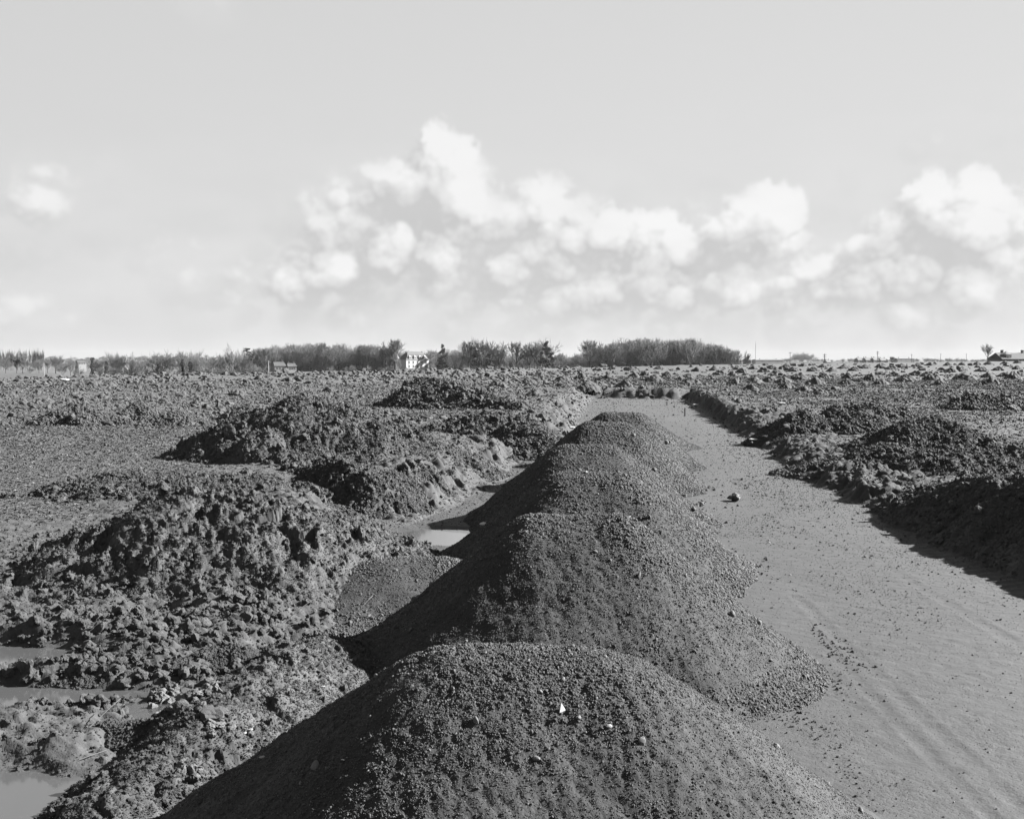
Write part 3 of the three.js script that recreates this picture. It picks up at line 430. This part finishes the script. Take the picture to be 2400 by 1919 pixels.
// ------------------------------------------------------------------ trees
const at = (u, d) => [(u - CX) / FPX * d, d];
const UP = new THREE.Vector3(0, 1, 0);
function limb(out, a, b, r0, r1, sides) { const dir = b.clone().sub(a), L = dir.length(), g = new THREE.CylinderGeometry(r1, r0, L, sides, 1, true); g.applyQuaternion(new THREE.Quaternion().setFromUnitVectors(UP, dir.normalize())); g.translate((a.x + b.x) / 2, (a.y + b.y) / 2, (a.z + b.z) / 2); out.push(g); }
function bareTree(seed, o = {}) {                                        // one metre tall; trunk and crown
  const r = rng(seed), trunk = [], crown = [], { fork = .3, spread = .75, fat = .022, splits = [4, 4, 4, 4], first = .3, shrink = .68, lift = .25, lean = 0 } = o;
  const top = new THREE.Vector3(lean * .3, fork, 0); limb(trunk, new THREE.Vector3(0, -.03, 0), top, fat * 1.25, fat * .9, 7);
  const grow = (p, dir, len, rad, k) => {
    const q = p.clone().addScaledVector(dir, len), mid = p.clone().addScaledVector(dir, len * .5).add(new THREE.Vector3((r() - .5), (r() - .5) * .5, (r() - .5)).multiplyScalar(len * .14));
    limb(crown, p, mid, rad, rad * .82, k < 2 ? 5 : 3); limb(crown, mid, q, rad * .82, rad * .6, k < 2 ? 5 : 3);
    if (k >= splits.length) return;
    for (let i = 0; i < splits[k]; i++) { const f = i === 0 ? 1 : .35 + .65 * r(), s = p.clone().lerp(q, f), nd = dir.clone().add(new THREE.Vector3(r() - .5, r() - .5 + lift, r() - .5).multiplyScalar(spread * 1.9)).normalize(); grow(s, nd, len * shrink * (.75 + .5 * r()), Math.max(.0034, rad * .58), k + 1); }
  };
  const n = 5; for (let i = 0; i < n; i++) { const a = i / n * 6.283 + r(), d = new THREE.Vector3(Math.cos(a) * spread * .75 + lean, .9, Math.sin(a) * spread * .75).normalize(); grow(top.clone().multiplyScalar(.75 + .25 * r()), d, first * (.8 + .4 * r()), fat * .55, 0); }
  grow(top, new THREE.Vector3(lean, 1, 0).normalize(), first, fat * .75, 0);
  const T = merge(trunk), C = merge(crown); C.computeBoundingBox(); const k = 1 / C.boundingBox.max.y; T.scale(k, k, k); C.scale(k, k, k); return { T, C };
}
function leafCloud(seed, n, size, place) {                               // many small faces spread through a crown's volume
  const r = rng(seed), pos = [], v = new THREE.Vector3(), a = new THREE.Vector3(), b = new THREE.Vector3();
  for (let i = 0; i < n; i++) { const c = place(r); if (!c) continue; a.set(r() - .5, r() - .5, r() - .5).normalize(); b.set(r() - .5, r() - .5, r() - .5).cross(a).normalize(); const s = size * (.6 + .8 * r()); for (const [p, q] of [[-1, -.6], [1, -.5], [.1, 1]]) { v.set(...c).addScaledVector(a, p * s).addScaledVector(b, q * s); pos.push(v.x, v.y, v.z); } }
  const g = new THREE.BufferGeometry(); g.setAttribute('position', new THREE.Float32BufferAttribute(pos, 3)); g.setAttribute('uv', new THREE.Float32BufferAttribute(new Float32Array(pos.length / 3 * 2), 2)); g.computeVertexNormals(); return g;
}
const oaks = [1, 2, 3].map((s) => bareTree(s * 13, { splits: [4, 4, 4, 3], spread: .8, fork: .24 })), tallTrees = [1, 2, 3].map((s) => bareTree(s * 17 + 2, { splits: [4, 4, 3, 3], spread: .72, fork: .36, fat: .014, lift: .12, first: .2 })), bushes = [1, 2].map((s) => bareTree(s * 23 + 5, { splits: [4, 4, 4, 2], spread: .95, fork: .06, fat: .016, lift: .2 })), poplarT = [1, 2].map((s) => bareTree(s * 29 + 1, { splits: [3, 3, 3], spread: .13, fork: .2, fat: .01, lift: .6, first: .2, shrink: .85 })), leaning = bareTree(99, { splits: [3, 4, 4, 3], spread: .6, lean: .55, fork: .3, fat: .018 });
function tree(kind, u, d, vTop, wide, name, label, group, cat = 'tree', m = [M.bark, M.twig]) {
  const [x] = at(u, d), y = level(x, d) - .1, top = EYE + (HY - vTop) / FPX * d, h = Math.max(1.5, top - y), o = thing(name, label, cat, [x, y, -d], (u * 7.3) % 6.28, group);
  part('trunk', kind.T, m[0], o); part('crown', kind.C, m[1], o); o.scale.set(h * wide, h * 1.09, h * wide); return o;
}
const S = (sx) => sx / 1.1133;                                           // full-size photo pixels to the 2156-wide view
{ // hedgerow trees on the left
  const G = 'bare trees in the hedgerow at the far left';
  const list = [[13, 832, 0, 'rounded bare tree at the far left edge of the hedgerow'], [39, 832, 1, 'slim bare tree second from the left edge in the hedgerow'], [53, 826, 2, 'taller rounded bare tree third from the left edge'], [91, 838, 0, 'bare tree left of the first white post'], [111, 838, 1, 'thin bare tree just right of the first white post'], [130, 833, 2, 'open spreading bare tree right of the first white post'], [165, 836, 0, 'rounded bare tree left of the second thin post'], [234, 838, 1, 'small bare tree right of the dark ivy tree'], [276, 828, 2, 'bushy bare tree between the ivy tree and the twin-stemmed one'], [304, 830, 0, 'twin-stemmed bare tree with an even round crown'], [332, 836, 1, 'thin small bare tree in the gap of the hedgerow'], [372, 828, 2, 'bare tree right of the gap in the hedgerow'], [390, 824, 0, 'dense bare tree in the middle of the hedgerow'], [428, 822, 1, 'tall dense bare tree left of the pair of thick trunks'], [446, 824, 2, 'tall dense bare tree with thick dark trunk'], [469, 830, 0, 'low bare tree with crooked limbs'], [492, 829, 1, 'low bare tree with a limb pointing right'], [543, 810, 0, 'largest spreading bare tree in the left hedgerow, with wide open crown'], [515, 832, 2, 'small bare tree left of the largest spreading tree'], [568, 828, 1, 'small bare tree right of the largest spreading tree']];
  for (const [sx, sy, k, label] of list) tree(oaks[k], S(sx), 400 + (sx % 7) * 4, S(sy), sx === 543 ? 1 : .95, 'bare_tree', label, G);
  for (const [sx, sy, dx] of [[147, 852, 0], [250, 850, 1], [180, 860, 0], [290, 858, 1], [345, 858, 0], [375, 856, 1], [415, 858, 0], [455, 856, 1], [500, 858, 0], [530, 860, 1], [560, 858, 0], [590, 850, 1], [70, 862, 1]]) tree(bushes[dx], S(sx), 408, S(sy), 1.3, 'bush', 'low twiggy bush between the trunks of the left hedgerow', 'twiggy bushes in the left hedgerow', 'bush');
  for (const [sx, sy, label] of [[216, 838, 'dark ivy-covered tree in the left hedgerow'], [249, 846, 'short ivy-covered stump tree right of the dark ivy tree'], [428, 842, 'ivy-covered trunk among the dense hedgerow trees'], [446, 848, 'second ivy-covered trunk among the dense hedgerow trees']]) {
    const d = 398, [x] = at(S(sx), d), y = level(x, d), h = EYE + (HY - S(sy)) / FPX * d - y, o = thing('ivy_tree', label, 'tree', [x, y, -d]);
    part('trunk', new THREE.CylinderGeometry(.12, .22, h, 7).translate(0, h / 2, 0), M.barkDark, o); part('ivy', leafCloud(sx, 900, .16, (r) => { const t = r(), a = r() * 6.28, q = Math.sqrt(r()) * (.5 + .55 * Math.sin(t * 9 + sx) ** 2) * (1.1 - .4 * t); return [Math.cos(a) * q, t * h, Math.sin(a) * q]; }), M.ivy, o);
  }
  { const d = 430, [x] = at(S(580), d), y = level(x, d), h = EYE + (HY - S(814)) / FPX * d - y, o = thing('pine_tree', 'tall thin pine with a small flat dark top, right of the largest hedgerow tree', 'tree', [x, y, -d]);
    part('trunk', new THREE.CylinderGeometry(.1, .2, h * .95, 7).translate(0, h * .475, 0), M.bark, o);
    part('crown', leafCloud(580, 1300, .17, (r) => { const L = [[0, .95, 1.1, .3], [.6, .86, .9, .22], [-.7, .9, .8, .2], [1.4, .74, 1, .2], [.2, .8, .7, .25], [1.9, .66, .6, .15]][Math.floor(r() * 6)], a = r() * 6.28, q = Math.sqrt(r()) * L[2]; return [L[0] + Math.cos(a) * q, h * L[1] + (r() - .5) * 2 * L[3], Math.sin(a) * q]; }), M.foliage, o); }
  for (const [sx, k] of [[2, 0], [8, 1], [16, 0], [19, 1], [24, 0], [27, 1], [30, 0], [41, 1], [48, 0], [51, 1], [56, 0], [59, 1], [70, 0], [77, 1], [80, 0], [83, 1], [88, 0], [91, 1], [96, 0], [101, 1]]) tree(poplarT[k], S(sx), 900, S(818 + (sx * 7) % 5), .8, 'poplar', 'thin bare poplar in the row rising behind the hedgerow at the far left', 'row of thin poplars at the far left', 'tree');
}
{ // the park wood around the big house
  const list = [[905, 812, 'double-stemmed bare tree left of the white house', 0], [925, 800, 'tall bare tree close left of the white house, with pale limbs', 1], [1135, 796, 'largest round-crowned bare tree right of the white house', 2], [1098, 804, 'bare tree left of the largest round-crowned one', 1], [1170, 805, 'slim bare tree right of the largest round-crowned one', 0], [1210, 806, 'bare tree standing alone left of the dark round conifer', 1], [1242, 808, 'bushy bare tree left of the dark round conifer', 0], [1266, 798, 'tall round bare tree just behind the dark conifer', 2], [1383, 802, 'tall slender bare tree in the open middle of the wood', 1], [1410, 806, 'thin bare tree in the open middle of the wood', 0], [1440, 800, 'bare tree at the left end of the dense plantation', 2], [1722, 823, 'last bare tree before the open sky at the right end of the wood', 1], [1700, 812, 'bare tree second from the right end of the wood', 2], [1676, 807, 'dark dense bare tree near the right end of the wood', 0]];
  for (const [sx, sy, label, k] of list) { const big = sx === 1135 || sx === 1266; tree(big ? oaks[k] : tallTrees[k], S(sx), 640, S(sy), big ? 1 : 1.05, 'park_tree', label, 'bare trees standing out of the wood', 'tree', [M.barkDark, M.twigDark]); }
  tree(leaning, S(1740), 620, S(826), 1.1, 'leaning_tree', 'crooked bare tree leaning right beside a dead stem, at the right end of the wood', null);
  { const [x] = at(S(1740), 620), o = solo('dead_trunk', new THREE.CylinderGeometry(.15, .3, 7, 7), M.barkDark, 'upright dead stem beside the crooked leaning tree', 'tree trunk'); o.position.set(x, level(x, 620) + 4, -621); }
  tree(tallTrees[0], S(2315), 420, S(808), 1, 'bare_tree', 'bare tree with a forked trunk beside the dark house at the right edge', null);
  // dark conifers
  const conifer = (sx, sTop, d, w, hide, label, seed) => { const [x] = at(S(sx), d), y = level(x, d) - .2, h = EYE + (HY - S(sTop)) / FPX * d - y, o = thing('conifer', label, 'tree', [x, y, -d]);
    part('trunk', new THREE.CylinderGeometry(.12, .38, h * .9, 7).translate(0, h * .45, 0), M.barkDark, o);
    const ph = rng(seed), cl = [...Array(40)].map(() => { const t = ph(), a = ph() * 6.28, R = w * Math.pow(1 - t, .55) * (.55 + .45 * ph()); return [Math.cos(a) * R, h * lerp(hide, .97, t), Math.sin(a) * R, w * (.34 - .14 * t)]; });
    part('crown', leafCloud(seed, 5200, .2, (r) => { const c = cl[Math.floor(r() * cl.length)], a = r() * 6.28, b = Math.acos(2 * r() - 1), q = Math.cbrt(r()) * c[3]; return [c[0] + Math.cos(a) * Math.sin(b) * q, c[1] + Math.cos(b) * q * .7, c[2] + Math.sin(a) * Math.sin(b) * q]; }), M.foliage, o); };
  conifer(1282, 799, 540, 3.9, .36, 'dark round-topped conifer standing clear in front of the wood on a bare trunk', 41);
  conifer(1037, 806, 640, 3, .3, 'narrow dark conifer right of the white house', 43);
  conifer(1118, 817, 632, 3, .4, 'dark spreading evergreen in front of the largest round-crowned tree', 47);
  conifer(1145, 829, 628, 3, .45, 'low flat-topped evergreen under the largest round-crowned tree', 53);
  // the wood itself
  const r = rng(5), topAt = table([[560, 845], [600, 822], [640, 818], [690, 810], [760, 808], [830, 812], [900, 815], [1000, 823], [1060, 823], [1110, 827], [1200, 831], [1290, 834], [1340, 835], [1400, 825], [1440, 806], [1470, 800], [1500, 797], [1540, 798], [1580, 802], [1610, 798], [1650, 806], [1690, 818], [1715, 838]]);
  const lists = [[], [], [], [], []];
  for (let i = 0; i < 560; i++) {
    const sx = 560 + r() * 1150, dense = sx < 900 || sx > 1430; if (!dense && r() < .1) continue; if (sx > 925 && sx < 1000 && r() < .8) continue;
    const d = 665 + r() * r() * 200, [x] = at(S(sx), d), y = level(x, d), top = EYE + (HY - S(topAt(sx) - 9 + r() * 18)) / FPX * d, h = top - y; if (h < 2) continue; lists[Math.floor(r() * 5)].push([x, y, -d, h]);
  }
  for (let i = 0; i < 420; i++) { const sx = 560 + r() * 1150; if (sx > 932 && sx < 995) continue; if (sx > 995 && sx < 1430 && r() < .3) continue; const d = 655 + r() * 40, [x] = at(S(sx), d), y = level(x, d); lists[3 + i % 2].push([x, y, -d, 4 + r() * 4]); }
  const kinds = [tallTrees[0], tallTrees[1], tallTrees[2], bushes[0], bushes[1]];
  kinds.forEach((k, i) => { const o = shade(new THREE.InstancedMesh(merge([k.T.clone(), k.C.clone()]), M.twig, lists[i].length)); lists[i].forEach(([x, y, z, h], j) => { DUM.position.set(x, y, z); DUM.rotation.set(0, r() * 6.28, 0); const w = h * (i > 2 ? 1 : .75) * (.9 + .5 * r()); DUM.scale.set(w, h, w); DUM.updateMatrix(); o.setMatrixAt(j, DUM.matrix); }); o.name = numbered('woodland'); scene.add(o); tag(o, 'grey mass of bare trees making up the wood on the horizon', 'wood', null, 'stuff'); });
  // far tree lines on the left hills and the right horizon
  const lines = [[], []];
  for (let i = 0; i < 420; i++) { const left = i % 2, u = left ? r() * 470 : 1560 + r() * 600, d = left ? 1100 + r() * 1200 : 1400 + r() * 900, [x] = at(u, d), h = left ? 4 + r() * 6 : 3 + 6 * fbm(u * .02, 1, 3) * r() + (Math.abs(u - 1690) < 22 ? 9 : 0); lines[i % 2].push([x, level(x, d), -d, h]); }
  lines.forEach((l, i) => { const o = shade(new THREE.InstancedMesh(merge([bushes[i].T.clone(), bushes[i].C.clone()]), M.twig, l.length)); l.forEach(([x, y, z, h], j) => { const lift = i === 0 ? Math.max(y, 2.5) : y; DUM.position.set(x, i === 0 ? lift : y, z); DUM.rotation.set(0, r() * 6.28, 0); DUM.scale.set(h * 1.6, h, h * 1.6); DUM.updateMatrix(); o.setMatrixAt(j, DUM.matrix); }); o.name = i ? 'left_far_trees' : 'right_far_trees'; o.name = numbered('far_trees'); scene.add(o); tag(o, i ? 'hazy line of trees on the distant rise at the left' : 'hazy line of trees along the horizon at the right', 'tree line', null, 'stuff'); });
}
// ------------------------------------------------------------------ buildings
const box = (w, h, dp, x = 0, y = 0, z = 0) => new THREE.BoxGeometry(w, h, dp).translate(x, y + h / 2, z);
function hipRoof(w, dp, h, ridge, eave = 0) { const a = w / 2 + eave, b = dp / 2 + eave, c = ridge / 2, P = [[-a, 0, b], [a, 0, b], [a, 0, -b], [-a, 0, -b], [-c, h, 0], [c, h, 0]], F = [[0, 1, 5], [0, 5, 4], [1, 2, 5], [2, 3, 4], [2, 4, 5], [3, 0, 4], [0, 2, 1], [0, 3, 2]], pos = []; for (const f of F) for (const i of f) pos.push(...P[i]); const g = new THREE.BufferGeometry(); g.setAttribute('position', new THREE.Float32BufferAttribute(pos, 3)); g.setAttribute('uv', new THREE.Float32BufferAttribute(new Float32Array(pos.length / 3 * 2), 2)); g.computeVertexNormals(); return g; }
{ // the white house among the trees
  const d = 640, k = d / FPX / 1.1133, [x] = at(S(970), d), y = EYE + (HY - S(871)) * d / FPX, W = 55 * k * 1.12, eave = (871 - 844) * k, o = thing('country_house', 'large white country house with a steep grey roof and dormers, among bare trees', 'house', [x, y, -d], .62);
  const w = W, dp = 8.5;
  part('wall', merge([box(w, eave, dp), box(w + .3, .35, dp + .3, 0, eave - .1), box(w + .2, .25, dp + .2, 0, 1.9)]), M.houseWall, o);
  for (const i of [-2, -1, 0, 1, 2]) for (const yy of [2.4, 4.6]) { const f = part('window', merge([box(.95, 1.5, .08, 0, 0, 0), box(1.2, .12, .16, 0, -.12, 0)]), M.wall, o); f.position.set(i * w / 5.4, yy, dp / 2 + .03); part('pane', box(.72, 1.3, .06, 0, .08, .05), M.dark, f); }
  const lo = part('roof', new THREE.CylinderGeometry(.5, .5, 1, 4), M.slate, o); { const a = w / 2 + .3, b = dp / 2 + .3, ta = w / 2 - 1.7, tb = dp / 2 - 1.5, h = 2.6, P = [[-a, 0, b], [a, 0, b], [a, 0, -b], [-a, 0, -b], [-ta, h, tb], [ta, h, tb], [ta, h, -tb], [-ta, h, -tb]], F = [[0, 1, 5], [0, 5, 4], [1, 2, 6], [1, 6, 5], [2, 3, 7], [2, 7, 6], [3, 0, 4], [3, 4, 7]], pos = []; for (const f of F) for (const i of f) pos.push(...P[i]); const g = new THREE.BufferGeometry(); g.setAttribute('position', new THREE.Float32BufferAttribute(pos, 3)); g.setAttribute('uv', new THREE.Float32BufferAttribute(new Float32Array(pos.length / 3 * 2), 2)); g.computeVertexNormals(); lo.geometry = g; lo.position.y = eave + .26; const t = part('upper_roof', hipRoof(2 * ta, 2 * tb, 2.0, 2 * ta - 3.2, .15), M.slate, lo); t.position.y = h; part('chimney', box(.8, 2.2, .7), M.wallGrey, lo).position.set(-ta + .8, h, -.4); part('chimney', box(.8, 2.4, .7), M.wallGrey, lo).position.set(ta - .6, h - .3, .2); }
  for (const i of [-1.5, -.5, .5, 1.5]) { const f = part('dormer', merge([box(1.3, 1.75, 1.7), hipRoof(1.5, 1.9, .6, .1).translate(0, 1.75, 0)]), M.houseWall, o); f.position.set(i * w / 4.6, eave + .4, dp / 2 - .7); part('pane', box(.6, 1.05, .06, 0, .35, .86), M.dark, f); }
  tree(tallTrees[1], S(1012), 622, S(843), .55, 'park_tree', 'slim bare tree in front of the right end of the white house', 'bare trees standing out of the wood'); tree(tallTrees[2], S(1000), 618, S(850), .45, 'park_tree', 'thin bare tree crossing the right half of the white house front', 'bare trees standing out of the wood');
  tree(tallTrees[0], S(936), 625, S(840), .6, 'park_tree', 'dark slim tree at the left corner of the white house', 'bare trees standing out of the wood');
  { const o2 = thing('side_pavilion', 'narrow white pavilion half hidden by trees, left of the white house', 'building', [at(S(930), 660)[0], y - 1, -660], .4); part('wall', box(2, 8.5, 2), M.wallGrey, o2); part('roof', new THREE.ConeGeometry(1.6, 3.4, 4).translate(0, 10.2, 0), M.roofPale, o2); }
}
function house(name, u, vTop, d, w, hWall, hRoof, dp, turn, label, wall = M.farWall, roof = M.roof, cat = 'house', gable = true) {
  const [x] = at(u, d), y = EYE + (HY - vTop) * d / FPX - hWall - hRoof, o = thing(name, label, cat, [x, y, -d], turn);
  part('wall', merge([box(w, hWall, dp), box(w, 6, dp, 0, -6)]), wall, o);
  part('roof', hipRoof(w, dp, hRoof, gable ? w * .98 : w * .6, .35).translate(0, hWall, 0), roof, o); part('chimney', box(.8, hRoof + 1, .6, w * .3, hWall), M.roof, o); part('chimney', box(.8, hRoof + 1, .6, -w * .3, hWall), M.roof, o);
  for (let i = 0; i < 3; i++) part('window', box(1, 1.2, .1, (i - 1) * w * .28, hWall * .35, dp / 2 + .03), M.dark, o);
  return o;
}
house('far_house', S(107), S(845), 900, 7, 2.6, 2.2, 7, .5, 'white low house behind the first white post at the far left');
house('far_house', S(189), S(845), 950, 7, 2.6, 1.6, 7, .7, 'white flat house behind the second thin post at the far left');
house('far_house', S(226), S(844), 980, 7, 2.6, 2, 6, .7, 'small white house right of the dark ivy tree, on the rise behind the hedgerow');
house('far_house', S(241), S(842), 980, 9, 3, 2, 7, .7, 'larger white house right of the dark ivy tree, on the rise behind the hedgerow');
house('far_house', S(292), S(846), 1000, 8, 2.4, 2, 6, .7, 'white house between two bare trees in the middle of the hedgerow');
house('cottage', S(653), S(848), 650, 6.5, 3, 2.4, 6, .5, 'cottage with two dark chimneys half hidden in front of the left part of the wood', M.wallGrey, M.roof);
house('cottage', S(682), S(851), 652, 5, 2.6, 2, 5, .5, 'lower annex with a white wall right of the cottage with two chimneys', M.farWall, M.roof);
house('dark_house', S(2372), S(827), 400, 14, 2.2, 2.2, 8, .25, 'long dark low house with a small gable at the right edge of the horizon', M.wallGrey, M.roof).children.forEach(() => {});
{ const d = 398, [x] = at(S(2355), d), y0 = EYE + (HY - S(823)) * d / FPX, o = thing('gabled_wing', 'small gabled upper wing of the dark low house at the right edge', 'house', [x, y0 - 3.2, -d + 1], .25); part('wall', box(2.2, 2, 3), M.wallGrey, o); part('roof', new THREE.ConeGeometry(1.9, 1.2, 4).rotateY(Math.PI / 4).translate(0, 2.6, 0), M.roof, o); const f = part('window', box(.5, .5, .08, 0, .8, 1.53), M.wall, o); part('pane', box(.35, .35, .05, 0, .87, 1.58), M.pale, f); }
for (const [sx, sy, w, label] of [[2018, 838, 14, 'first of the pale gabled houses left of the water tower on the right horizon'], [2036, 838, 14, 'second of the pale gabled houses left of the water tower on the right horizon'], [2054, 838, 13, 'third of the pale gabled houses left of the water tower, with bright gables'], [2068, 839, 10, 'pale gabled house nearest the water tower on the right horizon'], [2118, 839, 26, 'long flat pale building right of the water tower on the horizon'], [1939, 843, 6, 'tiny white house right of the thick utility pole on the right horizon'], [1800, 842, 40, 'long low grey building on the horizon right of the thin mast']]) house('horizon_house', S(sx), S(sy), 1400, w, 3.2, sx === 2118 || sx === 1800 ? 1 : 3.2, 9, .35, label, sx === 1800 ? M.wallGrey : M.farWall, M.roofPale);
{ const d = 1400, [x] = at(S(2092), d), y = 1, top = EYE + (HY - S(836)) * d / FPX, o = thing('water_tower', 'mushroom-shaped water tower on the right horizon', 'water tower', [x, y, -d]); part('shaft', new THREE.CylinderGeometry(1.4, 1.7, top - y - 1.5, 16).translate(0, (top - y - 1.5) / 2, 0), M.wallGrey, o); part('tank', new THREE.LatheGeometry([[0, 0], [1.5, 0], [3.2, 1.4], [3.3, 3.4], [2.6, 3.8], [0, 4]].map((p) => new THREE.Vector2(...p)), 24).translate(0, top - y - 4, 0), M.wallGrey, o); }
// ------------------------------------------------------------------ posts and poles
for (const [sx, s0, s1, d, rad, arms, label, m] of [
  [102, 852, 883, 235, .11, 0, 'white post nearest the left edge, at the corner of the churned field', M.pale], [184, 850, 880, 300, .12, 0, 'thin pale post second from the left edge, beside the hedgerow', M.wood], [629, 845, 873, 300, .16, 1, 'pale utility pole with a small crossarm before the left part of the wood', M.pale],
  [1771, 806, 849, 1300, .3, 0, 'tall thin mast standing on the right horizon next to the wood', M.metal], [1852, 825, 851, 520, .14, 1, 'thin utility pole first right of the thin mast', M.darkWood], [1933, 829, 850, 430, .2, 2, 'thick dark utility pole in the middle of the right horizon', M.darkWood], [2057, 823, 846, 520, .16, 2, 'utility pole in front of the pale gabled houses', M.darkWood], [2137, 830, 844, 700, .16, 1, 'thin utility pole right of the long flat pale building', M.darkWood], [2205, 829, 844, 800, .18, 1, 'thin utility pole midway between the water tower and the dark house', M.darkWood], [2265, 829, 843, 900, .18, 1, 'faint utility pole left of the bare forked tree', M.darkWood]]) {
  const [x] = at(S(sx), d), y1 = EYE + (HY - S(s0)) * d / FPX, y0 = Math.min(level(x, d), EYE + (HY - S(s1)) * d / FPX) - .5, h = y1 - y0, o = thing(sx < 200 ? 'marker_post' : sx === 1771 ? 'mast' : 'utility_pole', label, sx < 200 ? 'post' : 'pole', [x, y0, -d], .3);
  part('pole', new THREE.CylinderGeometry(rad * .75, rad, h, 8).translate(0, h / 2, 0), m, o);
  if (sx < 200) part('cap', new THREE.ConeGeometry(rad * .85, rad, 8).translate(0, h + rad / 2, 0), m, o);
  if (sx === 1771) part('aerial', new THREE.CylinderGeometry(.08, .12, 3, 6).translate(0, h + 1.5, 0), m, o);
  for (let i = 0; i < arms; i++) part('crossarm', box(1.5, .14, .14, 0, h - .5 - i * .7, 0), m, o);
}
renderer.render(scene, camera);
